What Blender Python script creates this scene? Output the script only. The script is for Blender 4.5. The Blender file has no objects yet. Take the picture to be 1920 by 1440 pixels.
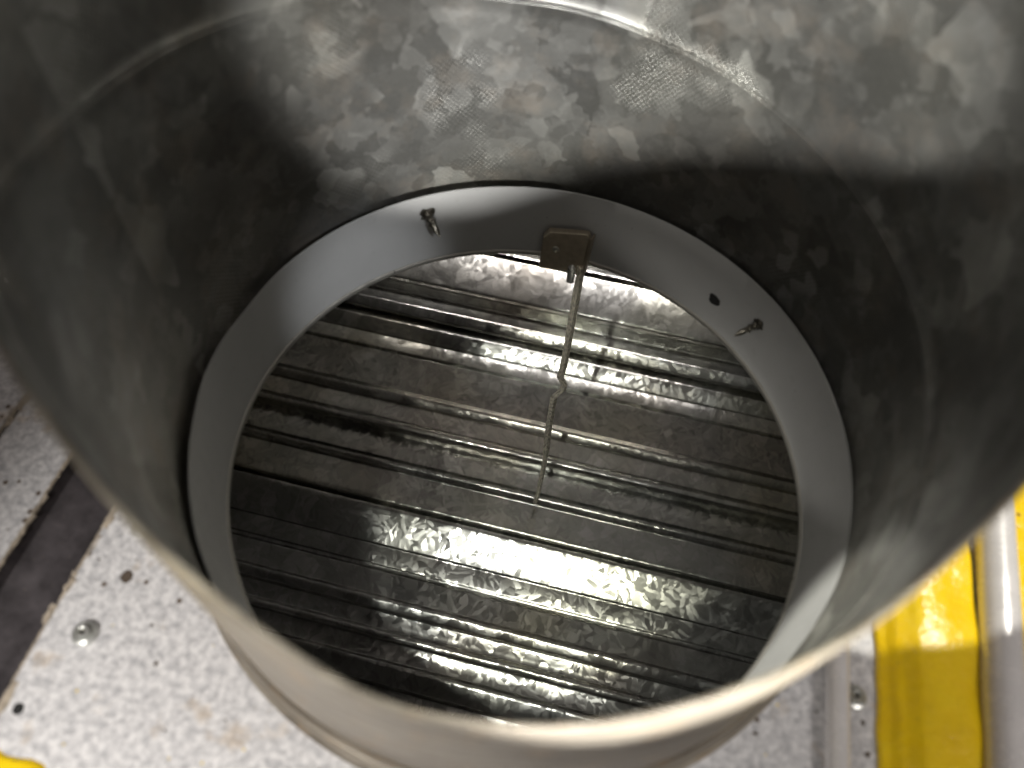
import bpy, bmesh, math, random
import numpy as np
from mathutils import Vector, Matrix

S = 0.15                      # metres per duct radius: every length below is in duct radii
rad = math.radians
random.seed(7)
scene = bpy.context.scene
COL = scene.collection

# ------------------------------------------------------------------ camera
cam_d = bpy.data.cameras.new("camera")
cam = bpy.data.objects.new("camera", cam_d)
COL.objects.link(cam)
CR = Matrix(((0.99395, -0.10821, 0.01870), (0.10023, 0.82429, -0.55722), (0.04488, 0.55573, 0.83015)))
CP = Vector((0.0, -1.2477, 2.2700))
cam.matrix_world = Matrix.Translation(CP * S) @ CR.to_4x4()
cam_d.sensor_width = 36.0
cam_d.lens = 1442.2 / 1920 * 36.0
cam_d.clip_start = 0.005
cam_d.clip_end = 50
cam_d.dof.use_dof = True
cam_d.dof.focus_distance = 3.75 * S
cam_d.dof.aperture_fstop = 5.2
scene.camera = cam

# ------------------------------------------------------------------ world, lamps, exposure
w = bpy.data.worlds.new("World")
scene.world = w
w.use_nodes = True
w.node_tree.nodes["Background"].inputs[0].default_value = (1.0, 0.90, 0.83, 1)
w.node_tree.nodes["Background"].inputs[1].default_value = 0.16
scene.view_settings.view_transform = 'Standard'
scene.view_settings.look = 'None'
scene.view_settings.exposure = 0.0
scene.view_settings.gamma = 1.0


def lamp(name, loc, power, radius, color, target=None, angle=None, blend=0.2):
    d = bpy.data.lights.new(name, 'SPOT' if angle else 'POINT')
    d.energy = power
    d.color = color
    d.shadow_soft_size = radius * S
    o = bpy.data.objects.new(name, d)
    o.location = Vector(loc) * S
    if angle:
        d.spot_size = rad(angle)
        d.spot_blend = blend
        o.rotation_euler = (Vector(target) - Vector(loc)).to_track_quat('-Z', 'Y').to_euler()
    COL.objects.link(o)
    return o


lamp("work_light", (0.3, -2.3, 1.375), 18.5, 0.07, (1.0, 0.985, 0.95), (0.12, 0.9, 1.12), 38.5, 0.25)
lamp("floor_light", (-1.6, -2.5, 2.3), 9.5, 0.10, (1.0, 0.96, 0.90), (-0.60, -1.00, 0.04), 52, 0.8)
lamp("patch_light", (-2.0, -0.6, 2.6), 22.0, 0.05, (1.0, 0.98, 0.88), (0.57, -0.82, 0.60), 15, 0.12)  # added narrow spot; its cone draws the lit patch on the near-right wall
lamp("phone_light", (-0.5, -1.25, 2.75), 7.2, 0.03, (0.99, 1.0, 0.91), (0.05, -0.15, 0), 31, 0.25)
lamp("deck_fill_light", (0.35, -1.30, 2.70), 5.5, 0.03, (1.0, 1.0, 0.80), (0.50, -0.44, 0), 15, 0.5)  # added spot for the deck's lower right; there is no second phone
lamp("sleeve_bounce_light", (0.80, -0.85, 1.9), 3.8, 0.06, (0.95, 0.97, 1.0), (-0.62, 0.60, 0.08), 17, 1.0)  # added spot standing in for light bounced off the deck onto the sleeve
lamp("far_light", (2.2, 0.3, 3.0), 7.5, 0.02, (1.0, 0.97, 0.86), (1.2, 0.12, 0.04), 24, 0.04)

lamp("fill_light", (2.6, -2.2, 3.0), 4.5, 0.5, (1.0, 0.95, 0.90), (1.32, -0.62, 0.04), 34, 1.0)
# an added, unseen area lamp under the floor plates that brightens the far deck
d = bpy.data.lights.new("cavity_fill", 'AREA')
d.shape = 'RECTANGLE'; d.size = 2.4 * S; d.size_y = 0.12 * S; d.energy = 1.3; d.color = (1.0, 0.95, 0.92); d.spread = rad(60)
o = bpy.data.objects.new("cavity_fill", d)
o.location = Vector((0.1, 2.75, -0.25)) * S
o.rotation_euler = (0, 0, rad(-7.7))
COL.objects.link(o)

# ------------------------------------------------------------------ helpers
DIR_A = rad(-7.7)             # the deck ribs and the floor plates share this direction
EA = Vector((math.cos(DIR_A), math.sin(DIR_A), 0))
EB = Vector((-math.sin(DIR_A), math.cos(DIR_A), 0))


def ab(a, b, z):
    return EA * a + EB * b + Vector((0, 0, z))


def tag(o, label=None, cat=None, group=None, kind=None):
    if label: o['label'] = label
    if cat: o['category'] = cat
    if group: o['group'] = group
    if kind: o['kind'] = kind
    return o


def empty(name, loc=(0, 0, 0)):
    o = bpy.data.objects.new(name, None)
    o.empty_display_size = 0.02
    o.location = Vector(loc) * S
    COL.objects.link(o)
    return o


class MB:
    """collects verts (duct radii), faces and uvs, then links one mesh object"""
    def __init__(self):
        self.v = []; self.f = []; self.uv = []

    def add(self, vs, fs, uvs=None):
        n = len(self.v)
        self.v += [Vector(p) for p in vs]
        for f in fs:
            self.f.append([i + n for i in f])
        self.uv += list(uvs) if uvs is not None else [(p[0], p[1]) for p in vs]

    def grid(self, rows, uvrows, close=False):
        nr, nc = len(rows), len(rows[0])
        vs = [p for r in rows for p in r]
        uv = [q for r in uvrows for q in r]
        fs = []
        for i in range(nr - 1):
            for j in range(nc - (0 if close else 1)):
                k = (j + 1) % nc
                fs.append((i * nc + j, i * nc + k, (i + 1) * nc + k, (i + 1) * nc + j))
        self.add(vs, fs, uv)

    def box(self, c, ex, ey, ez, bev=0):
        c = Vector(c)
        ex, ey, ez = Vector(ex), Vector(ey), Vector(ez)
        vs = [c + ex * i + ey * j + ez * k for k in (-1, 1) for j in (-1, 1) for i in (-1, 1)]
        self.add(vs, [(0, 2, 3, 1), (4, 5, 7, 6), (0, 1, 5, 4), (2, 6, 7, 3), (0, 4, 6, 2), (1, 3, 7, 5)])

    def tube(self, pts, r, n=16, cap=True):
        pts = [Vector(p) for p in pts]
        rs = r if isinstance(r, (list, tuple)) else [r] * len(pts)
        t0 = (pts[1] - pts[0]).normalized()
        u = t0.orthogonal().normalized()
        rows, uvs = [], []
        L = 0
        for i, p in enumerate(pts):
            t = (pts[min(i + 1, len(pts) - 1)] - pts[max(i - 1, 0)]).normalized()
            u = (u - t * u.dot(t)).normalized()
            v = t.cross(u)
            if i: L += (p - pts[i - 1]).length
            rows.append([p + (u * math.cos(a) + v * math.sin(a)) * rs[i] for a in [2 * math.pi * k / n for k in range(n)]])
            uvs.append([(k / n * 2 * math.pi * rs[i], L) for k in range(n)])
        b = len(self.v)
        self.grid(rows, uvs, True)
        if cap:
            self.f.append(list(range(b, b + n))[::-1])
            e = b + (len(pts) - 1) * n
            self.f.append(list(range(e, e + n)))

    def build(self, name, mat, parent=None, smooth=True, bevel=0, sharp=40, origin=(0, 0, 0)):
        me = bpy.data.meshes.new(name)
        org = Vector(origin)
        me.from_pydata([tuple((p - org) * S) for p in self.v], [], self.f)
        uvl = me.uv_layers.new(name="UVMap")
        for l in me.loops:
            uvl.data[l.index].uv = self.uv[l.vertex_index]
        me.materials.append(mat)
        bm = bmesh.new()
        bm.from_mesh(me)
        bmesh.ops.remove_doubles(bm, verts=bm.verts, dist=1e-7)
        bmesh.ops.recalc_face_normals(bm, faces=bm.faces)
        bm.to_mesh(me)
        bm.free()
        for p in me.polygons: p.use_smooth = smooth
        if smooth: me.set_sharp_from_angle(angle=rad(sharp))
        o = bpy.data.objects.new(name, me)
        COL.objects.link(o)
        if parent:
            o.parent = parent
            o.location = org * S - parent_world(parent)
        else:
            o.location = org * S
        if bevel:
            m = o.modifiers.new("bevel", 'BEVEL')
            m.width = bevel * S; m.segments = 2; m.limit_method = 'ANGLE'
        return o


def parent_world(p):
    v = Vector(p.location)
    while p.parent:
        p = p.parent
        v += Vector(p.location)
    return v


# ------------------------------------------------------------------ materials
class NT:
    def __init__(self, name):
        self.m = bpy.data.materials.new(name)
        self.m.use_nodes = True
        self.t = self.m.node_tree
        self.b = self.t.nodes["Principled BSDF"]

    def n(self, kind, props=None, **ins):
        nd = self.t.nodes.new(kind)
        for k, v in (props or {}).items(): setattr(nd, k, v)
        for k, v in ins.items():
            s = nd.inputs[int(k[1:])] if k[0] == 'i' and k[1:].isdigit() else nd.inputs[k]
            if isinstance(v, bpy.types.NodeSocket): self.t.links.new(v, s)
            else: s.default_value = v
        return nd

    def math(self, op, a, b=0.0, c=0.0):
        return self.n('ShaderNodeMath', {'operation': op}, i0=a, i1=b, i2=c).outputs[0]

    def vm(self, op, a, b=(0, 0, 0), s=None):
        kw = dict(i0=a, i1=b)
        nd = self.n('ShaderNodeVectorMath', {'operation': op}, **kw)
        if s is not None:
            if isinstance(s, bpy.types.NodeSocket): self.t.links.new(s, nd.inputs['Scale'])
            else: nd.inputs['Scale'].default_value = s
        return nd.outputs[0]

    def mix(self, f, a, b, blend='MIX'):
        nd = self.n('ShaderNodeMix', {'data_type': 'RGBA', 'blend_type': blend})
        for idx, v in ((0, f), (6, a), (7, b)):
            if isinstance(v, bpy.types.NodeSocket): self.t.links.new(v, nd.inputs[idx])
            else: nd.inputs[idx].default_value = v if idx == 0 or len(v) == 4 else (*v, 1)
        return nd.outputs[2]

    def ramp(self, f, stops, interp='LINEAR'):
        nd = self.n('ShaderNodeValToRGB', None, Fac=f)
        cr = nd.color_ramp
        cr.interpolation = interp
        while len(cr.elements) < len(stops): cr.elements.new(0.5)
        for e, (p, c) in zip(cr.elements, stops):
            e.position = p
            e.color = (c, c, c, 1) if isinstance(c, (int, float)) else (*c, 1)
        return nd.outputs[0]

    def rng(self, v, a, b, c, d):
        return self.n('ShaderNodeMapRange', None, i0=v, i1=a, i2=b, i3=c, i4=d).outputs[0]

    def uv(self):
        return self.n('ShaderNodeUVMap').outputs[0]

    def noise(self, vec, scale, detail=4, rough=0.55, dist=0.0):
        return self.n('ShaderNodeTexNoise', None, Vector=vec, Scale=scale, Detail=detail, Roughness=rough, Distortion=dist)

    def vor(self, vec, scale, feature='F1', rnd=1.0):
        return self.n('ShaderNodeTexVoronoi', {'feature': feature}, Vector=vec, Scale=scale, Randomness=rnd)

    def set(self, **kw):
        for k, v in kw.items():
            s = self.b.inputs[k.replace('_', ' ')]
            if isinstance(v, bpy.types.NodeSocket): self.t.links.new(v, s)
            else: s.default_value = (*v, 1) if isinstance(v, tuple) and len(v) == 3 else v


def simple(name, color, rough=0.5, metal=0.0, nscale=30, namp=0.15, bump=0.0):
    t = NT(name)
    nz = t.noise(t.uv(), nscale, 5).outputs[0]
    c1 = tuple(x * (1 - namp) for x in color); c2 = tuple(min(1, x * (1 + namp)) for x in color)
    t.set(Base_Color=t.mix(nz, c1, c2), Roughness=t.rng(nz, 0.3, 0.7, max(0.05, rough - 0.08), min(1, rough + 0.08)), Metallic=metal)
    if bump:
        t.set(Normal=t.n('ShaderNodeBump', None, Strength=bump, Distance=0.001, Height=nz).outputs[0])
    return t.m


def galvanised(name, cell, warp, lo, hi, rlo, rhi, tilt, metal=0.9, dots=False, fern=0.0, micro=0.35, shards=0.0, stain=0.0, contrast=0.75, tint=(1, 1, 1), dust=0.0, stretch=(1, 1, 1), smooth=0.0):
    """zinc spangle: crystal cells with their own tone, gloss and facet tilt"""
    t = NT(name)
    uv = t.n('ShaderNodeVectorMath', {'operation': 'MULTIPLY'}, i0=t.uv(), i1=stretch).outputs[0]
    nz = t.noise(uv, cell * 0.9, 3, 0.6)
    wv = t.vm('ADD', uv, t.vm('SCALE', t.vm('SUBTRACT', nz.outputs['Color'], (0.5, 0.5, 0.5)), s=warp / cell))
    nz2 = t.noise(uv, cell * 4.5, 2, 0.6)
    wv = t.vm('ADD', wv, t.vm('SCALE', t.vm('SUBTRACT', nz2.outputs['Color'], (0.5, 0.5, 0.5)), s=warp * 0.3 / cell))
    v1 = t.vor(wv, cell, 'SMOOTH_F1' if smooth else 'F1')
    if smooth: v1.inputs['Smoothness'].default_value = smooth
    v2 = t.vor(wv, cell * 2.3)
    col = t.mix(0.35, v1.outputs['Color'], v2.outputs['Color'])
    val = t.n('ShaderNodeSeparateColor', None, Color=col)
    tone = t.math('POWER', val.outputs[0], 1.6)
    big = t.noise(uv, 1.3, 4, 0.6).outputs[0]
    fine = t.noise(uv, cell * 14, 4, 0.7).outputs[0]
    ton2 = t.math('ADD', t.math('MULTIPLY', tone, contrast), t.math('ADD', t.math('MULTIPLY', big, 0.3), t.math('MULTIPLY', fine, 0.32)))
    c1 = tuple(a * b for a, b in zip(lo, tint)); c2 = tuple(a * b for a, b in zip(hi, tint))
    base = t.mix(t.rng(ton2, 0.12, 0.95, 0, 1), c1, c2)
    if shards:
        # angular crystals, each shaded across from one side to the other
        ws = t.vm('ADD', uv, t.vm('SCALE', t.vm('SUBTRACT', nz2.outputs['Color'], (0.5, 0.5, 0.5)), s=0.10 / cell))
        for mul, amt in ((1.0, 1.0), (2.1, 0.6)):
            v4 = t.n('ShaderNodeTexVoronoi', {'feature': 'F1', 'distance': 'MANHATTAN'}, Vector=t.n('ShaderNodeVectorRotate', {'rotation_type': 'Z_AXIS'}, Vector=ws, Angle=rad(33 * mul)).outputs[0], Scale=cell * mul, Randomness=1.0)
            sc = t.n('ShaderNodeSeparateColor', None, Color=v4.outputs['Color'])
            pick = t.math('MULTIPLY', t.rng(sc.outputs[0], 0.62, 1.0, 0, 1), t.rng(t.noise(uv, 1.7 * mul, 3).outputs[0], 0.42, 0.62, 0.0, 1))
            dirv = t.vm('SUBTRACT', v4.outputs['Color'], (0.5, 0.5, 0.5))
            loc = t.vm('SUBTRACT', ws, v4.outputs['Position'])
            grad = t.rng(t.n('ShaderNodeVectorMath', {'operation': 'DOT_PRODUCT'}, i0=dirv, i1=loc).outputs['Value'], -0.35 / cell / mul, 0.25 / cell / mul, 0.15, 1)
            base = t.mix(t.math('MULTIPLY', t.math('MULTIPLY', pick, grad), shards * amt), base, tuple(min(1, x * 2.6) for x in hi))
    if stain:
        sn = t.noise(uv, 0.9, 3, 0.5).outputs['Color']
        ss = t.n('ShaderNodeSeparateColor', None, Color=sn)
        base = t.mix(t.rng(ss.outputs[0], 0.45, 0.65, 0, stain), base, (1.0, 0.98, 0.72), 'MULTIPLY')
        base = t.mix(t.rng(ss.outputs[1], 0.50, 0.68, 0, stain), base, (1.0, 0.84, 0.68), 'MULTIPLY')
    rough = t.rng(t.math('ADD', val.outputs[1], t.math('MULTIPLY', fine, 0.35)), 0.15, 1.05, rlo, rhi)
    nrm = t.n('ShaderNodeNewGeometry').outputs['Normal']
    off = t.vm('SUBTRACT', col, (0.5, 0.5, 0.5))
    if fern:
        # feathered crystal blades inside the cells
        rot = t.n('ShaderNodeVectorRotate', {'rotation_type': 'Z_AXIS'}, Vector=wv, Angle=t.math('MULTIPLY', val.outputs[2], 6.28))
        st = t.n('ShaderNodeVectorMath', {'operation': 'MULTIPLY'}, i0=rot.outputs[0], i1=(0.7, 4.2, 1.0)).outputs[0]
        v3 = t.vor(st, cell * 1.6)
        off = t.vm('ADD', off, t.vm('SCALE', t.vm('SUBTRACT', v3.outputs['Color'], (0.5, 0.5, 0.5)), s=fern))
        blade = t.n('ShaderNodeSeparateColor', None, Color=v3.outputs['Color']).outputs[1]
        base = t.mix(t.math('MULTIPLY', blade, 0.38), base, tuple(x * 0.35 for x in lo))
    nn = t.vm('NORMALIZE', t.vm('ADD', nrm, t.vm('SCALE', off, s=tilt)))
    h = t.math('MULTIPLY', fine, 0.3)
    if dots:
        # the faint embossed dot grid of the sheet
        ru = t.n('ShaderNodeVectorRotate', {'rotation_type': 'Z_AXIS'}, Vector=t.uv(), Angle=rad(4))
        sp = t.n('ShaderNodeSeparateXYZ', None, i0=ru.outputs[0])
        sx = t.math('SINE', t.math('MULTIPLY', sp.outputs[0], 330.0))
        sy = t.math('SINE', t.math('MULTIPLY', sp.outputs[1], 300.0))
        d = t.math('MULTIPLY', t.math('MAXIMUM', t.math('MULTIPLY', sx, sy), 0.0), t.rng(t.noise(uv, 1.8, 3).outputs[0], 0.52, 0.66, 0, 1))
        base = t.mix(t.math('MULTIPLY', d, 0.25), base, tuple(x * 2.2 for x in hi))
        h = t.math('ADD', h, t.math('MULTIPLY', d, 1.5))
    bmp = t.n('ShaderNodeBump', None, Strength=micro, Distance=0.0006, Height=h, Normal=nn)
    if dust:
        dm = t.rng(t.noise(uv, 5, 6, 0.7).outputs[0], 0.5, 0.75, 0, dust)
        base = t.mix(dm, base, (0.32, 0.26, 0.2))
        rough = t.math('ADD', rough, t.math('MULTIPLY', dm, 0.3))
    t.set(Base_Color=base, Metallic=metal, Roughness=rough, Normal=bmp.outputs[0])
    return t.m


M = {}
M['duct'] = galvanised('galvanised_duct', 6.2, 1.9, (0.088, 0.087, 0.081), (0.25, 0.25, 0.24), 0.30, 0.48, 0.10, 0.65, dots=True, dust=0.35, smooth=0.05, shards=0.5, stain=0.3, contrast=0.5, micro=0.5)
M['deck'] = galvanised('galvanised_deck', 6.0, 0.35, (0.33, 0.33, 0.315), (0.60, 0.60, 0.58), 0.19, 0.27, 0.065, 0.98, fern=1.7, micro=0.03, stain=0.4)
def sleeve_mat():
    t = NT('satin_grey_sleeve')
    uv = t.uv()
    n1 = t.noise(uv, 3.0, 5, 0.6).outputs[0]
    n2 = t.noise(uv, 22, 4, 0.7).outputs[0]
    n3 = t.noise(uv, 48, 2, 0.6).outputs[0]
    b = t.mix(n1, (0.35, 0.35, 0.345), (0.46, 0.46, 0.455))
    b = t.mix(t.rng(n2, 0.60, 0.78, 0, 0.35), b, (0.26, 0.245, 0.22))
    b = t.mix(t.rng(n3, 0.73, 0.77, 0, 0.8), b, (0.09, 0.08, 0.07))
    t.set(Base_Color=b, Metallic=0.15, Roughness=t.rng(n2, 0.3, 0.7, 0.34, 0.5),
          Normal=t.n('ShaderNodeBump', None, Strength=0.12, Distance=0.0006, Height=n1).outputs[0])
    return t.m


M['sleeve'] = sleeve_mat()
M['lip'] = simple('rolled_lip_metal', (0.40, 0.385, 0.35), 0.35, 0.7, 20, 0.15)
M['brown'] = simple('bronzed_clip', (0.44, 0.38, 0.29), 0.38, 0.7, 18, 0.45, 0.1)
M['rod'] = simple('tarnished_rod', (0.74, 0.68, 0.57), 0.28, 0.5, 25, 0.35)
M['bolt'] = simple('zinc_bolt', (0.62, 0.62, 0.60), 0.3, 0.9, 25, 0.1)
M['screw'] = simple('screw_steel', (0.13, 0.12, 0.10), 0.34, 0.9, 40, 0.3)
M['hole'] = simple('hole_dark', (0.01, 0.01, 0.01), 0.8)
M['pipe'] = simple('bright_conduit', (0.76, 0.74, 0.74), 0.26, 0.3, 12, 0.1)
M['rivet'] = simple('rivet_zinc', (0.55, 0.56, 0.54), 0.35, 0.8, 30, 0.12)
M['grit'] = simple('grit', (0.08, 0.06, 0.045), 0.9, 0, 40, 0.5)
M['chips'] = simple('yellow_chips', (0.75, 0.55, 0.05), 0.6, 0, 40, 0.2)
M['burr'] = simple('gritty_joint_sealant', (0.36, 0.31, 0.25), 0.85, 0.0, 16, 0.75, 1.0)


def floor_mat():
    t = NT('weathered_zinc_floor')
    uv = t.uv()
    n1 = t.noise(uv, 38, 4, 0.75).outputs[0]
    n2 = t.noise(uv, 7, 5, 0.6).outputs[0]
    n3 = t.noise(uv, 95, 3, 0.7).outputs[0]
    b = t.mix(t.ramp(n1, [(0.36, 0.0), (0.62, 1.0)]), (0.36, 0.36, 0.38), (0.72, 0.71, 0.72))
    b = t.mix(t.rng(n3, 0.35, 0.45, 0.45, 0), b, (0.24, 0.23, 0.24))
    rust = t.rng(n2, 0.60, 0.72, 0, 0.55)
    b = t.mix(rust, b, (0.42, 0.30, 0.17))
    spk = t.vor(uv, 26)
    pick = t.math('GREATER_THAN', t.n('ShaderNodeSeparateColor', None, Color=spk.outputs['Color']).outputs[0], 0.90)
    dot = t.math('MULTIPLY', pick, t.math('LESS_THAN', spk.outputs['Distance'], 0.22))
    b = t.mix(dot, b, (0.10, 0.07, 0.05))
    t.set(Base_Color=b, Roughness=t.rng(n1, 0.3, 0.7, 0.48, 0.66), Metallic=0.1,
          Normal=t.n('ShaderNodeBump', None, Strength=0.3, Distance=0.0006, Height=n1).outputs[0])
    return t.m


def yellow_mat():
    t = NT('thick_yellow_paint')
    uv = t.uv()
    n1 = t.noise(uv, 9, 5, 0.6).outputs[0]
    n2 = t.noise(uv, 30, 4, 0.6).outputs[0]
    b = t.mix(n1, (0.84, 0.52, 0.003), (0.90, 0.66, 0.006))
    sp = t.vor(uv, 13)
    pick = t.math('GREATER_THAN', t.n('ShaderNodeSeparateColor', None, Color=sp.outputs['Color']).outputs[0], 0.72)
    dot = t.math('MULTIPLY', pick, t.math('LESS_THAN', t.math('ADD', sp.outputs['Distance'], t.math('MULTIPLY', n2, 0.25)), 0.22))
    b = t.mix(t.math('MULTIPLY', dot, 0.8), b, (0.22, 0.12, 0.02))
    n5 = t.noise(uv, 3.2, 6, 0.7).outputs[0]
    b = t.mix(t.rng(n5, 0.54, 0.72, 0, 0.3), b, (0.40, 0.22, 0.02))
    n6 = t.noise(uv, 55, 3, 0.7).outputs[0]
    b = t.mix(t.rng(n6, 0.68, 0.74, 0, 0.8), b, (0.16, 0.10, 0.03))
    h = t.math('ADD', t.math('MULTIPLY', n1, 1.0), t.math('MULTIPLY', n2, 0.3))
    t.set(Base_Color=b, Roughness=t.rng(n2, 0.3, 0.7, 0.12, 0.36), Normal=t.n('ShaderNodeBump', None, Strength=0.7, Distance=0.002, Height=h).outputs[0])
    t.b.inputs['Coat Weight'].default_value = 0.4
    return t.m


def dark_mat():
    t = NT('dark_channel_steel')
    uv = t.uv()
    n1 = t.noise(uv, 8, 6, 0.65).outputs[0]
    n3 = t.noise(uv, 70, 3, 0.7).outputs[0]
    b = t.mix(t.ramp(n1, [(0.35, 0.0), (0.7, 1.0)]), (0.022, 0.019, 0.021), (0.085, 0.075, 0.082))
    b = t.mix(t.rng(n3, 0.68, 0.76, 0, 0.8), b, (0.35, 0.29, 0.2))
    t.set(Base_Color=b, Roughness=t.rng(n1, 0.3, 0.7, 0.4, 0.6), Metallic=0.1,
          Normal=t.n('ShaderNodeBump', None, Strength=0.4, Distance=0.001, Height=n1).outputs[0])
    return t.m


def scuffed_mat():
    t = NT('scuffed_duct_outside')
    uv = t.n('ShaderNodeVectorMath', {'operation': 'MULTIPLY'}, i0=t.uv(), i1=(1.6, 26.0, 1.0)).outputs[0]
    n1 = t.noise(uv, 1.6, 6, 0.7).outputs[0]
    n2 = t.noise(t.uv(), 9, 5, 0.65).outputs[0]
    n3 = t.noise(t.uv(), 60, 3, 0.7).outputs[0]
    b = t.mix(t.ramp(n1, [(0.34, 0.0), (0.66, 1.0)]), (0.09, 0.075, 0.058), (0.32, 0.285, 0.235))
    b = t.mix(t.rng(n2, 0.55, 0.72, 0, 0.6), b, (0.33, 0.21, 0.10))
    b = t.mix(t.rng(n3, 0.66, 0.74, 0, 0.6), b, (0.10, 0.08, 0.06))
    t.set(Base_Color=b, Metallic=0.35, Roughness=t.rng(n1, 0.3, 0.7, 0.55, 0.38),
          Normal=t.n('ShaderNodeBump', None, Strength=0.35, Distance=0.0008, Height=n1).outputs[0])
    return t.m


M['duct_out'] = scuffed_mat()
M['floor'] = floor_mat()
M['yellow'] = yellow_mat()
M['dark'] = dark_mat()

# ------------------------------------------------------------------ floor level (the plates the duct stands in)
ZF = 0.04


def convex_ring(mb, poly, r, z0, z1, n=160):
    """convex polygon (xy) with a round hole of radius r about the origin"""
    inner, outer = [], []
    angs = sorted(set([2 * math.pi * k / n for k in range(n)] + [math.atan2(q[1], q[0]) % (2 * math.pi) for q in poly]))
    for a in angs:
        d = Vector((math.cos(a), math.sin(a)))
        best = 1e9
        for i in range(len(poly)):
            p, q = Vector(poly[i]), Vector(poly[(i + 1) % len(poly)])
            e = q - p
            den = d.x * e.y - d.y * e.x
            if abs(den) < 1e-9: continue
            tt = (p.x * e.y - p.y * e.x) / den
            ss = (p.x * d.y - p.y * d.x) / den
            if tt > 0 and -1e-6 <= ss <= 1 + 1e-6: best = min(best, tt)
        inner.append(d * r); outer.append(d * best)
    rows = [[(q.x, q.y, z0) for q in inner], [(q.x, q.y, z1) for q in inner], [(q.x, q.y, z1) for q in outer], [(q.x, q.y, z0) for q in outer], [(q.x, q.y, z0) for q in inner]]
    mb.grid(rows, [[(q[0], q[1]) for q in rw] for rw in rows], True)


def plate(mb, a0, a1, b0, b1, z0, z1):
    c = ab((a0 + a1) / 2, (b0 + b1) / 2, (z0 + z1) / 2)
    mb.box(c, EA * (a1 - a0) / 2, EB * (b1 - b0) / 2, Vector((0, 0, (z1 - z0) / 2)))


floor = empty('floor', (0, 0, ZF))
tag(floor, kind='structure')
mb = MB()
pq = [ab(a, b, 0) for a, b in ((-1.163, -3.2), (4.0, -3.2), (4.0, 4.8), (-1.163, 4.8))]
convex_ring(mb, [(q.x, q.y) for q in pq], 1.016, ZF - 0.03, ZF)
main_plate = mb.build('floor_plate', M['floor'], floor, bevel=0.006)
mb = MB(); plate(mb, -1.632, -1.383, -3.2, 4.8, ZF - 0.03, ZF)
mb.build('floor_plate', M['floor'], floor, bevel=0.006)
mb = MB(); plate(mb, -4.2, -1.650, -3.2, 4.8, ZF - 0.03, ZF + 0.006)
left_plate = mb.build('floor_plate', M['floor'], floor, bevel=0.006)
left_plate['label'] = 'smoother pale plate beyond the gritty joint'


def wavy(mb, a, b0, b1, z, wid, hgt, n, amp):
    """a lumpy bead of old sealant along a plate edge"""
    rows, uvs = [], []
    for i in range(n + 1):
        b = b0 + (b1 - b0) * i / n
        ca = a + amp * (random.random() - .5)
        ww = wid * (0.45 + 0.9 * random.random()); hh = hgt * (0.3 + random.random())
        rows.append([ab(ca - ww, b, z - 0.004), ab(ca - ww * .5, b + .01 * random.random(), z + hh * .8), ab(ca + ww * .1, b, z + hh * random.random()), ab(ca + ww * .6, b, z + hh * .6), ab(ca + ww, b, z - 0.004)])
        uvs.append([(q.x * 2, q.y * 2) for q in rows[-1]])
    mb.grid(rows, uvs)


for a, wd in ((-1.645, 0.006), (-1.384, 0.006), (-1.161, 0.005)):
    mb = MB()
    wavy(mb, a, -1.9, 1.2, ZF, wd, 0.004, 300, 0.003)
    b0 = -1.7
    while b0 < 0.6:                                  # thicker smears, unevenly spaced
        ln = random.uniform(.02, .22)
        wavy(mb, a + random.uniform(-.006, .012), b0, b0 + ln, ZF, random.uniform(.004, .016), random.uniform(.003, .010), max(6, int(ln * 90)), random.uniform(.002, .010))
        b0 += ln * random.uniform(.4, 1.6) + random.uniform(0, .08)
    o = mb.build('joint_sealant', M['burr'], floor, sharp=30)


def disc_rivet(name, x, y, parent, r=0.036):
    mb = MB()
    prof = [(1.0, 0.0), (1.0, 0.006), (0.9, 0.014), (0.68, 0.017), (0.60, 0.012), (0.53, 0.011), (0.48, 0.024), (0.36, 0.031), (0.27, 0.029), (0.20, 0.016), (0.0, 0.013)]
    n = 28
    rows = [[(x + r * q * math.cos(2 * math.pi * k / n), y + r * q * math.sin(2 * math.pi * k / n), ZF + h) for k in range(n)] for q, h in prof]
    mb.grid(rows, [[(p[0] * 3, p[1] * 3) for p in rw] for rw in rows], True)
    o = mb.build(name, M['rivet'], parent, origin=(x, y, ZF))
    m2 = MB()
    m2.tube([(x, y, ZF + 0.012), (x, y, ZF + 0.0165)], r * 0.19, 12)
    m2.build('rivet_core', M['screw'], o, origin=(x, y, ZF))
    return o


for x, y in ((-1.150, -0.745), (-1.110, -0.417), (1.003, -0.676)):
    disc_rivet('rivet', x, y, main_plate)


def hole_disc(name, c, nrm, r, parent, mat, n=14, jag=0.0, depth=0.012):
    """a punched hole: dark dish with a ragged raised edge"""
    c = Vector(c); nrm = Vector(nrm).normalized()
    u = nrm.orthogonal().normalized(); v = nrm.cross(u)
    mb = MB()
    jj = [1 + jag * (random.random() - .5) for _ in range(n)]
    rows = []
    for q, h in ((1.18, 0.0005), (1.02, 0.004), (0.9, 0.001), (0.6, 0.0008), (0.0, 0.0006)):
        rows.append([c + (u * math.cos(2 * math.pi * k / n) + v * math.sin(2 * math.pi * k / n)) * r * q * jj[k] + nrm * h for k in range(n)])
    mb.grid(rows, [[(p[0] * 4, p[1] * 4) for p in rw] for rw in rows], True)
    return mb.build(name, mat, parent, origin=c)


hole_disc('screw_hole', (-1.100, -0.572, ZF), (0, 0, 1), 0.016, main_plate, M['grit'], jag=0.3)
hole_disc('screw_hole', (-1.246, -0.953, ZF), (0, 0, 1), 0.013, main_plate, M['hole'], jag=0.1)

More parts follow.
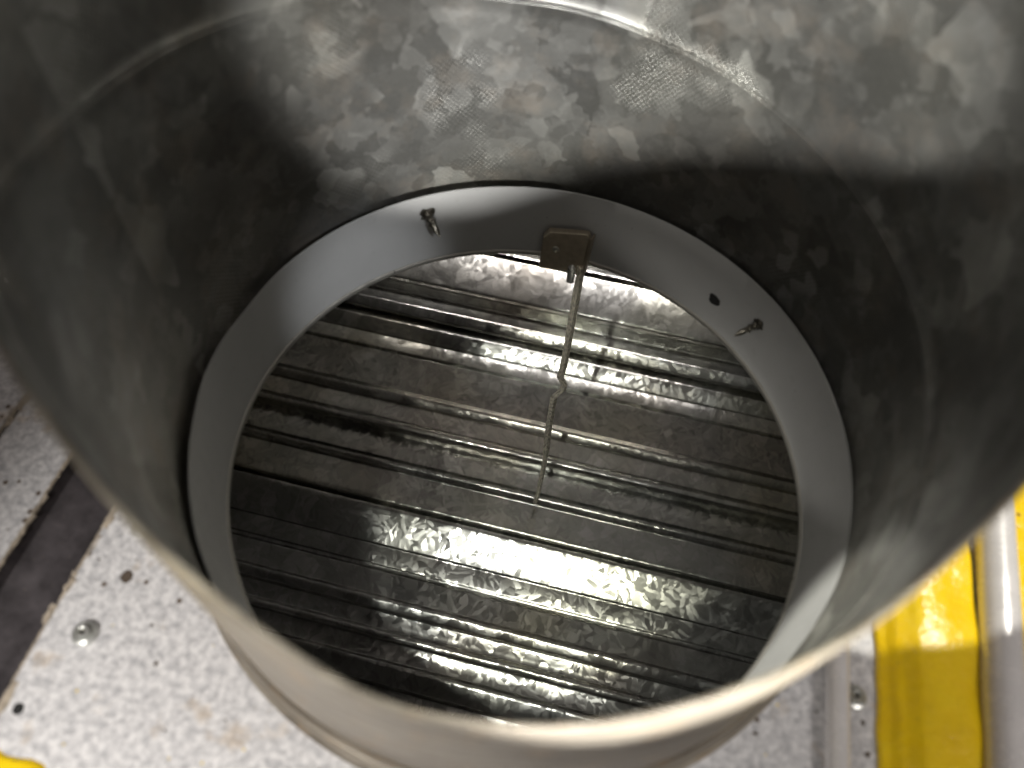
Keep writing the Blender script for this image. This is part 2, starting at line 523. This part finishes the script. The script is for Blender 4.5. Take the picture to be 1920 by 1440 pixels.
# crumbs lying on the plates
def crumbs(name, mat, n, smin, smax, seed, label, spots=None):
    rnd = random.Random(seed)
    mb = MB()
    k = 0
    while k < n:
        if spots and k < len(spots):
            x, y, s = spots[k]
        else:
            a = rnd.uniform(-2.1, 1.6); b = rnd.uniform(-1.3, 0.3)
            q = ab(a, b, 0); x, y = q.x, q.y
            if math.hypot(x, y) < 1.06 or -1.40 < a < -1.14 or a > 1.13: continue
            s = smin + (smax - smin) * rnd.random() ** 3
        pts = [Vector((rnd.uniform(.6, 1) * dx * s, rnd.uniform(.5, 1) * dy * s, rnd.uniform(.4, .8) * dz * s)) for dx, dy, dz in ((1, 0, 0), (-1, 0, 0), (0, 1, 0), (0, -1, 0), (0, 0, 1), (0, 0, -.3))]
        vs = [p + Vector((x, y, ZF)) for p in pts]
        mb.add(vs, [(0, 2, 4), (2, 1, 4), (1, 3, 4), (3, 0, 4), (2, 0, 5), (1, 2, 5), (3, 1, 5), (0, 3, 5)])
        k += 1
    o = mb.build(name, mat, smooth=False)
    tag(o, label, 'grit', kind='stuff')
    return o


crumbs('grit', M['grit'], 170, 0.0015, 0.008, 3, 'dark crumbs of grit scattered over the zinc floor plates', [(-0.93, -0.80, .010), (-0.70, -0.92, .006), (-0.98, -0.70, .008), (0.72, -0.80, .01), (1.02, -0.74, .012), (1.02, -0.82, .012)])
crumbs('paint_chips', M['chips'], 60, 0.002, 0.008, 5, 'small yellow paint chips scattered over the zinc floor plates')

# dark recessed channel between the plates
ch = empty('steel_channel', ab(-1.273, -0.8, ZF - 0.1))
tag(ch, 'dark grimy steel channel sunk between the pale floor plates at left', 'channel')
mb = MB()
prof = [(-1.379, ZF - 0.006), (-1.376, ZF - 0.02), (-1.368, ZF - 0.045), (-1.35, ZF - 0.052), (-1.20, ZF - 0.056), (-1.182, ZF - 0.05), (-1.172, ZF - 0.02), (-1.168, ZF - 0.006), (-1.168, ZF - 0.12), (-1.379, ZF - 0.12), (-1.379, ZF - 0.006)]
bs = [-3.2 + 6.4 * i / 40 for i in range(41)]
mb.grid([[ab(a, b, z) for a, z in prof] for b in bs], [[(a, b) for a, z in prof] for b in bs])
mb.build('channel_web', M['dark'], ch)

# ------------------------------------------------------------------ the duct
def table(pts, n=720):
    """periodic smooth interpolation of (degrees, value)"""
    pts = sorted(pts)
    th = np.array([p[0] for p in pts], float); z = np.array([p[1] for p in pts], float)
    g = np.linspace(-180, 180, n, endpoint=False)
    y = np.interp(g, np.concatenate([[th[-1] - 360], th, [th[0] + 360]]), np.concatenate([[z[-1]], z, [z[0]]]))
    k = np.exp(-0.5 * (np.arange(-24, 25) * 360 / n / 3.2) ** 2); k /= k.sum()
    y = np.convolve(np.concatenate([y[-24:], y, y[:24]]), k, 'valid')
    return lambda a: float(np.interp((a + 180) % 360 - 180, np.append(g, 180), np.append(y, y[0])))


rim_z = table([(-180, 1.68), (-160, 1.50), (-145, 1.36), (-130, 1.21), (-118, 1.105), (-113, 1.06), (-107, .965), (-101, .89), (-96, .875), (-88, .906), (-85, .922), (-80.8, .965), (-71.8, 1.03), (-67, 1.055), (-62, 1.085), (-50, 1.15), (-30, 1.33), (0, 1.66), (25, 1.75), (90, 1.75), (150, 1.75)])
bead_z = table([(-180, 1.205), (170.7, 1.181), (161, 1.158), (148.7, 1.125), (99.6, .992), (90, .979), (80, .953), (70, .919), (63, .905), (49, .86), (38, .829), (29, .809), (16.8, .774), (7, .755), (0, .734), (-25, .691), (-31, .674), (-37, .664), (-42, .636), (-60, .63), (-90, .78), (-75, .70), (-100, .83), (-110, .95), (-118, 1.04), (-130, 1.14), (-150, 1.34), (-165, 1.28)])
NA = 288


def cyl_strip(zlo, zhi, rfun, nz, flip=False, uvr=1.0):
    rows, uvs = [], []
    for i in range(nz + 1):
        t = i / nz
        row, uv = [], []
        for k in range(NA + 1):
            a = -180 + 360 * k / NA
            z0, z1 = zlo(a), zhi(a)
            z = z0 + (z1 - z0) * t
            r = rfun(a, t)
            row.append((r * math.cos(rad(a)), r * math.sin(rad(a)), z)); uv.append((rad(a) * uvr, z))
        rows.append(row); uvs.append(uv)
    return rows, uvs


duct = empty('round_duct', (0, 0, 0))
tag(duct, 'large round galvanised duct with its open slanted top nearest the viewer', 'duct')
wob = [random.uniform(0, 6.28) for _ in range(6)]
dent = lambda a: 0.0045 * math.sin(rad(a) * 5 + wob[0]) + 0.0018 * math.sin(rad(a) * 9 + wob[1]) + 0.001 * math.sin(rad(a) * 17 + wob[2])
# lower sheet: inside face up to the seam, hem rolled inwards as a thin bead
mb = MB()
r_, u_ = cyl_strip(lambda a: -0.03, lambda a: bead_z(a) - 0.008, lambda a, t: 1.0, 24); mb.grid(r_, u_)
r_, u_ = cyl_strip(lambda a: bead_z(a) - 0.008, lambda a: bead_z(a), lambda a, t: 1.0 - 0.0016 * math.sin(math.pi * t) , 6); mb.grid(r_, u_)
r_, u_ = cyl_strip(lambda a: bead_z(a), lambda a: bead_z(a) + 0.001, lambda a, t: 1.0 + 0.004 * t, 1); mb.grid(r_, u_)
lower = mb.build('lower_sheet', M['duct'], duct, sharp=60)
mb = MB()
r_, u_ = cyl_strip(lambda a: bead_z(a) - 0.004, lambda a: bead_z(a) + 0.018, lambda a, t: 1.004 - 0.003 * math.sin(math.pi * t), 5); mb.grid(r_, u_)
r_, u_ = cyl_strip(lambda a: bead_z(a) + 0.018, lambda a: rim_z(a), lambda a, t: 1.004 + dent(a) * t, 24); mb.grid(r_, u_)
upper = mb.build('upper_sheet', M['duct'], duct, sharp=60)
# rim edge and outside face
mb = MB()
r_, u_ = cyl_strip(lambda a: rim_z(a), lambda a: rim_z(a) + 0.004, lambda a, t: 1.004 + dent(a) + 0.006 * t, 2); mb.grid(r_, u_)
r_, u_ = cyl_strip(lambda a: rim_z(a) + 0.004, lambda a: rim_z(a) - 0.02, lambda a, t: 1.010 + dent(a) + 0.006 * t, 3); mb.grid(r_, u_)
r_, u_ = cyl_strip(lambda a: rim_z(a) - 0.02, lambda a: -0.03, lambda a, t: 1.016 + dent(a) * (1 - t), 20); mb.grid(r_, u_)
mb.build('outer_skin', M['duct_out'], duct, sharp=60)
# collar at the foot of the duct
mb = MB()
n = 200
prof = [(1.016, ZF + 0.15), (1.026, ZF + 0.152), (1.030, ZF + 0.14), (1.022, ZF + 0.125), (1.022, ZF + 0.05), (1.032, ZF + 0.045), (1.038, ZF + 0.034), (1.034, ZF + 0.022), (1.026, ZF + 0.016), (1.028, ZF + 0.008), (1.036, ZF + 0.006), (1.05, ZF + 0.005), (1.05, ZF + 0.0005)]
rows = [[(r * math.cos(2 * math.pi * k / n), r * math.sin(2 * math.pi * k / n), z) for k in range(n)] for r, z in prof]
mb.grid(rows, [[(2 * math.pi * k / n, z * 3) for k in range(n)] for r, z in prof], True)
mb.build('foot_collar', M['duct_out'], duct, sharp=50)

# ------------------------------------------------------------------ the pale sleeve inside the duct foot
TX, TY = -0.0183, 0.0246
sleeve = empty('sleeve_ring', (0.008, -0.033, 0))
tag(sleeve, 'smooth pale grey ring sleeve fitted inside the foot of the duct', 'sleeve')
SB = ((0.0054, -0.0333), 0.943, 0.0)
ST = ((0.0119, -0.0335), 0.974, 0.2917)


def sleeve_pt(a, t, dr=0.0, dz=0.0):
    """a in degrees, t 0 at the bottom edge and 1 at the top edge"""
    r = SB[1] + (ST[1] - SB[1]) * t + dr
    cx = SB[0][0] + (ST[0][0] - SB[0][0]) * t; cy = SB[0][1] + (ST[0][1] - SB[0][1]) * t
    # slightly flattened where the sheet is joined
    d = (a - 163 + 180) % 360 - 180
    r -= 0.006 * math.exp(-(d / 7.0) ** 2) * t - 0.007 * math.exp(-((d - 14) / 8.0) ** 2) * t
    x = r * math.cos(rad(a)); y = r * math.sin(rad(a))
    return Vector((x + cx, y + cy, SB[2] + (ST[2] - SB[2]) * t + dz + TX * x + TY * y))


mb = MB()
n = 240
rows = [[sleeve_pt(360 * k / n, t, dr, dz) for k in range(n)] for t, dr, dz in ((0, 0, 0), (.25, 0.001, 0), (.5, .001, 0), (.75, .001, 0), (1, 0, 0), (1, .003, .002), (1, .004, -.002), (.5, .004, 0), (0, .004, 0), (0, 0, 0))]
mb.grid(rows, [[(2 * math.pi * k / n, j * .07) for k in range(n)] for j in range(len(rows))], True)
mb.build('sleeve_band', M['sleeve'], sleeve, sharp=50)
mb = MB()
rows = []
for j in range(9):
    ph = 2 * math.pi * j / 8
    rows.append([sleeve_pt(360 * k / n, 0, 0.001 + 0.009 * math.cos(ph), -0.013 + 0.011 * math.sin(ph)) for k in range(n)])
mb.grid(rows, [[(2 * math.pi * k / n, j * .01) for k in range(n)] for j in range(9)], True)
mb.build('rolled_lip', M['lip'], sleeve)


def screw(a, t, tip_dir, length, r, label):
    """self-drilling screw point coming through the sleeve: ragged burr, thread, slotted drill tip"""
    base = sleeve_pt(a, t)
    d = Vector(tip_dir).normalized()
    mb = MB()
    n = 12
    u = d.orthogonal().normalized(); v = d.cross(u)
    rows = []
    L1 = length * 0.45
    m = 22
    for i in range(m + 1):
        q = i / m
        row = []
        for k in range(n):
            ang = 2 * math.pi * k / n
            th = (q * 2.6 - k / n) % 1.0
            rr = r * (0.86 + 0.42 * max(0, 1 - abs(th - .5) * 4))
            row.append(base - d * 0.01 + (d * (L1 + .01) * q) + (u * math.cos(ang) + v * math.sin(ang)) * rr)
        rows.append(row)
    for i in range(1, 9):
        q = i / 8
        wx = r * (0.82 if q < .55 else 0.82 * (1 - (q - .55) / .5)); wy = r * (0.82 - 0.5 * min(1, q * 1.6)) * (1 if q < .6 else max(.15, 1 - (q - .6) / .5))
        row = []
        for k in range(n):
            ang = 2 * math.pi * k / n
            cut = 0.72 if (k % 6 in (1, 2)) else 1.0
            row.append(base + d * (L1 + (length - L1) * q) + u * math.cos(ang) * max(wx, r * .1) * cut + v * math.sin(ang) * max(wy, r * .1) * cut)
        rows.append(row)
    mb.grid(rows, [[(k * .1, i * .1) for k in range(n)] for i in range(len(rows))], True)
    o = mb.build('screw', M['screw'], sleeve, sharp=35, origin=base)
    nr = (Vector((SB[0][0], SB[0][1], base.z)) - base).normalized()
    h = hole_disc('burr', base + nr * 0.001, nr, r * 1.5, o, M['screw'], jag=0.5)
    return o


screw(117.3, 0.74, (0.60, -0.62, -0.62), 0.098, 0.016, '')
screw(35.6, 0.60, (-0.85, -0.30, -0.55), 0.094, 0.013, '')
hb = sleeve_pt(47.2, 0.39)
hole_disc('screw_hole', hb + (Vector((0, 0, hb.z)) - hb).normalized() * 0.0012, Vector((0, 0, hb.z)) - hb, 0.020, sleeve, M['hole'], jag=0.5)

# ------------------------------------------------------------------ clip and hanging rod
clip = empty('hanger_clip', sleeve_pt(85, 0.0))
tag(clip, 'brown metal clip hooked on the sleeve lip with a long kinked rod', 'hanger')


def on_sleeve(a, z, off):
    p = sleeve_pt(a, (z + 0.0) / 0.2917)
    c = Vector((SB[0][0], SB[0][1], p.z))
    return p + (c - p).normalized() * off


mb = MB()
outl = [(90.4, -0.045), (90.3, 0.105), (89.0, 0.135), (79.9, 0.155), (79.2, 0.140), (79.3, -0.03)]
fr = [on_sleeve(a, z, 0.040) for a, z in outl]; bk = [on_sleeve(a, z, 0.012) for a, z in outl]
m = len(outl)
mb.add(fr + bk, [tuple(range(m)), tuple(range(2 * m - 1, m - 1, -1))] + [(i, i + m, (i + 1) % m + m, (i + 1) % m) for i in range(m)], [(p[0] * 2, p[2] * 2) for p in fr + bk])
mb.build('clip_plate', M['brown'], clip, smooth=False, bevel=0.004)
mb = MB()
f0 = [on_sleeve(a, z, o_) for a, z, o_ in ((79.25, -0.03, 0.046), (79.15, 0.145, 0.046), (78.75, 0.140, 0.010), (78.85, -0.05, 0.010))]
f1 = [p + Vector((0.008, -0.001, 0)) for p in f0]
mb.add(f0 + f1, [(0, 1, 2, 3), (7, 6, 5, 4)] + [(i, i + 4, (i + 1) % 4 + 4, (i + 1) % 4) for i in range(4)])
mb.build('clip_side', M['brown'], clip, smooth=False, bevel=0.002)
mb = MB()
hook = [on_sleeve(84.5, z, o_) for z, o_ in ((-0.02, 0.034), (-0.05, 0.036), (-0.060, 0.020), (-0.052, -0.004), (-0.02, -0.018))]
wv = (on_sleeve(81, 0, .03) - on_sleeve(88, 0, .03)) * 0.5
rows = [[p - wv, p + wv, p + wv + Vector((0, 0.004, 0.006)), p - wv + Vector((0, 0.004, 0.006))] for p in hook]
mb.grid(rows, [[(q.x * 2, q.z * 2) for q in r] for r in rows], True)
mb.build('clip_hook', M['brown'], clip, smooth=False)
mb = MB()
c0 = on_sleeve(86.8, 0.06, 0.040); c1 = on_sleeve(86.8, 0.06, 0.049)
mb.tube([c0, c0 * .4 + c1 * .6, c1], [0.015, 0.013, 0.006], 14)
mb.build('clip_rivet', M['lip'], clip)
mb = MB()
p0 = on_sleeve(81.9, -0.028, 0.052)
mb.tube([p0 + Vector((0, .03, 0.02)), p0 + Vector((0, .0, -.005)), p0 + Vector((0, -.012, -.045))], [0.017, 0.017, 0.016], 14)
mb.build('bolt', M['bolt'], clip)
# rod: an angle strip that hangs down, with a kink part-way
top = on_sleeve(79.7, 0.02, 0.052)
end_z = -2.085
path = [(0.0, 0.02), (0.0, -0.40), (-0.002, -0.66), (-0.010, -0.745), (0.015, -0.80), (0.013, -0.835), (-0.024, -0.90), (-0.026, -1.1), (-0.020, -1.46)]
pts = [Vector((top.x + dx, top.y - 0.004 * i, z)) for i, (dx, z) in enumerate(path)]


def angle_strip(mb, pts, w1, w2, th):
    """angle strip, its folded edge towards the viewer"""
    rows, uvs = [], []
    for i, p in enumerate(pts):
        sec = [(-w1, w1 * .55), (-w1 * .08, -w1 * .42), (w1 * .1, -w1 * .4), (w2, w2 * .75), (w2 - th * .6, w2 * .75 + th * .7), (0, th * 1.1), (-w1 + th * .5, w1 * .55 + th * .9)]
        rows.append([p + Vector((x, y, 0)) for x, y in sec]); uvs.append([(x * 8, p.z * 1.5) for x, y in sec])
    n = 7
    mb.grid(rows, uvs, True)
    b = len(mb.v) - n * len(pts)
    mb.f.append(list(range(b, b + n))); mb.f.append(list(range(len(mb.v) - n, len(mb.v))))


mb = MB()
angle_strip(mb, pts, 0.0175, 0.018, 0.006)
rod = mb.build('hanger_rod', M['rod'], clip, smooth=True, sharp=25, bevel=0.0015)
mb = MB()
q = pts[-1]
angle_strip(mb, [q + Vector((.004, 0.003, 0.06)), q + Vector((0.002, 0.0, -.2)), q + Vector((-.004, -0.002, -.5)), Vector((q.x - .012, q.y - .004, end_z))], 0.014, 0.014, 0.005)
mb.build('rod_tail', M['rod'], clip, smooth=True, sharp=25, bevel=0.0015)

# ------------------------------------------------------------------ corrugated deck far below
ZD = -2.13
UC = -1.236
prof = [(4.6, .49), (2.95, .49), (2.92, .44), (2.90, .44), (2.885, .50), (2.84, .505), (2.825, .45), (2.80, .45), (2.79, .46),
        (2.41, .34), (2.38, .32), (2.36, .27), (2.27, .20), (2.245, .20), (2.18, .215), (2.165, .24), (2.065, .19), (2.055, .17), (2.052, .09)]
prof2 = [(2.30, .085), (2.056, .085), (2.045, .13), (2.01, .14), (1.985, .15), (1.855, .09), (1.845, .08), (1.74, .075), (1.735, .055), (1.722, .055), (1.715, .066),
         (1.425, .082), (1.415, .11), (1.40, .120), (1.385, .12), (1.33, .092), (1.318, .070), (1.195, .074), (1.185, .095), (1.165, .105), (1.145, .10), (1.108, .07), (1.095, .045), (1.088, -.005),
         (.915, .010), (.905, .03), (.89, .038), (.875, .036), (.838, .012), (.83, -.003), (.65, .012), (.625, .010), (.610, -.005), (.602, -.075)]
prof3 = [(.80, -.080), (.606, -.080), (.60, -.03), (.59, -.012), (.57, -.010), (.54, -.019), (.44, -.050), (.345, -.079), (.340, -.092), (.225, -.098), (.217, -.125), (.195, -.125), (.187, -.110), (.05, -.128), (.04, -.105), (.025, -.100), (-.028, -.120), (-.04, -.140),
         (-.095, -.145), (-.13, -.150), (-.14, -.125), (-.155, -.12), (-.185, -.13), (-.19, -.17), (-.29, -.18), (-.30, -.15), (-.32, -.15), (-.42, -.185), (-.43, -.25), (-.75, -.25), (-.77, -.20), (-.85, -.23), (-.87, -.25), (-2.6, -.25)]
deck = empty('corrugated_deck', (0, 0, ZD))
tag(deck, 'ribbed galvanised metal deck seen below through the duct opening', 'deck')


def deck_panel(prof, dz=0.0):
    pts = [Vector((u + (UC - u) * h / 4.4, h)) for u, h in prof]
    # round the folds a little
    fine = []
    for i, p in enumerate(pts):
        if 0 < i < len(pts) - 1:
            a, b = pts[i - 1], pts[i + 1]
            ra = min(0.008, (a - p).length * .3); rb = min(0.008, (b - p).length * .3)
            fine.append(p + (a - p).normalized() * ra)
            fine.append(p + ((a - p).normalized() * ra + (b - p).normalized() * rb) * 0.25)
            fine.append(p + (b - p).normalized() * rb)
        else: fine.append(p)
    nseg = 24
    A0, A1 = -3.4, 3.4
    th = 0.010
    tops, uvt, bots, uvb = [], [], [], []
    for i in range(nseg + 1):
        a = A0 + (A1 - A0) * i / nseg
        s = 0; row, uv = [], []
        for k, p in enumerate(fine):
            if k: s += (p - fine[k - 1]).length
            bow = 0.0012 * math.sin(a * 1.3 + p.x * 0.8) + 0.0005 * math.sin(a * 3.1 + p.x * 1.5)
            row.append(ab(a, p.x, ZD + p.y + bow + dz)); uv.append((a, s + prof[0][0]))
        tops.append(row); uvt.append(uv)
        bots.append([q - Vector((0, 0, th)) for q in row][::-1]); uvb.append(uv[::-1])
    rows = [t + b for t, b in zip(tops, bots)]
    uvs = [t + b for t, b in zip(uvt, uvb)]
    mb = MB(); mb.grid(rows, uvs, True)
    return mb.build('deck_panel', M['deck'], deck, sharp=50)


deck_panel(prof); deck_panel(prof2); deck_panel(prof3)

# unseen sides of the void under the floor, added to keep ambient light out
wall = empty('wall', (0, 0, ZD))
tag(wall, kind='structure')
for a0, a1, b0, b1 in ((-3.55, -3.42, -3.3, 4.75), (3.42, 3.55, -3.3, 4.75), (-3.42, 3.42, 4.62, 4.75), (-3.42, 3.42, -3.3, -3.2)):
    mb = MB(); plate(mb, a0, a1, b0, b1, ZD - 0.5, ZF - 0.13)
    mb.build('wall_sheet', M['deck'], wall)

# ------------------------------------------------------------------ yellow painted beam, pipes, paint blob
beam = empty('yellow_beam', ab(1.29, -0.6, ZF))
tag(beam, 'thickly painted glossy yellow steel beam beside the duct between two bright pipes', 'beam')
mb = MB()
bp = [(1.147, .001), (1.148, .012), (1.156, .020), (1.168, .022), (1.178, .030), (1.186, .040), (1.200, .046), (1.216, .050), (1.232, .066), (1.25, .072), (1.30, .072), (1.40, .070), (1.412, .066), (1.418, .055), (1.420, .001)]
bs = [-3.2 + 5.2 * i / 260 for i in range(261)]
rows, uvs = [], []
for b in bs:
    row = []
    for a, h in bp:
        e = 0.004 * math.sin(b * 31 + a * 40) * math.sin(b * 13.7) if a < 1.24 else 0.0
        row.append(ab(a + e, b, ZF + h * (1 + 0.06 * math.sin(b * 23 + a * 60))))
    rows.append(row); uvs.append([(a, b) for a, h in bp])
mb.grid(rows, uvs)
mb.build('beam_flange', M['yellow'], beam, sharp=60)
yp = MB(); plate(yp, 1.53, 4.0, -3.2, 2.0, ZF + 0.001, ZF + 0.03)
o = yp.build('yellow_plate', M['yellow'], bevel=0.008)
tag(o, 'flat bright yellow painted plate beyond the thick pipe at the right edge', 'plate')


def pipe(name, p, q, r, label):
    e = empty(name, (Vector(p) + Vector(q)) / 2)
    tag(e, label, 'pipe', 'bright metal pipes beside the duct')
    mb = MB()
    P, Q = Vector(p), Vector(q)
    mb.tube([P + (Q - P) * i / 10 for i in range(11)], r, 40)
    mb.build('pipe_wall', M['pipe'], e)
    return e


pipe('metal_pipe', ab(1.028, -2.6, ZF + 0.034), ab(1.028, -0.36, ZF + 0.034), 0.032, 'thin bright pipe crossing the grey plate left of the yellow beam')
pipe('metal_pipe', ab(1.36, -2.0, ZF + 0.075), ab(1.645, 2.4, ZF + 0.075), 0.056, 'thicker bright pipe lying between the yellow beam and the yellow plate')

mb = MB()
rows, uvs = [], []
for q, h in ((1.0, 0.0), (0.97, .008), (.9, .013), (.6, .014), (0, .013)):
    rw = []
    for k in range(60):
        a = 2 * math.pi * k / 60
        rr = q * (1 + 0.05 * math.sin(a * 7 + 1) + .03 * math.sin(a * 13))
        P = ab(-1.13, -1.385, ZF + h) + EA * math.cos(a) * rr * .30 + EB * math.sin(a) * rr * .185
        rw.append(P)
    rows.append(rw); uvs.append([(p.x, p.y) for p in rw])
mb.grid(rows, uvs, True)
o = mb.build('yellow_paint', M['yellow'], origin=ab(-1.13, -1.385, ZF))
tag(o, 'ragged edge of thick yellow paint at the bottom left corner of the floor', 'paint patch')
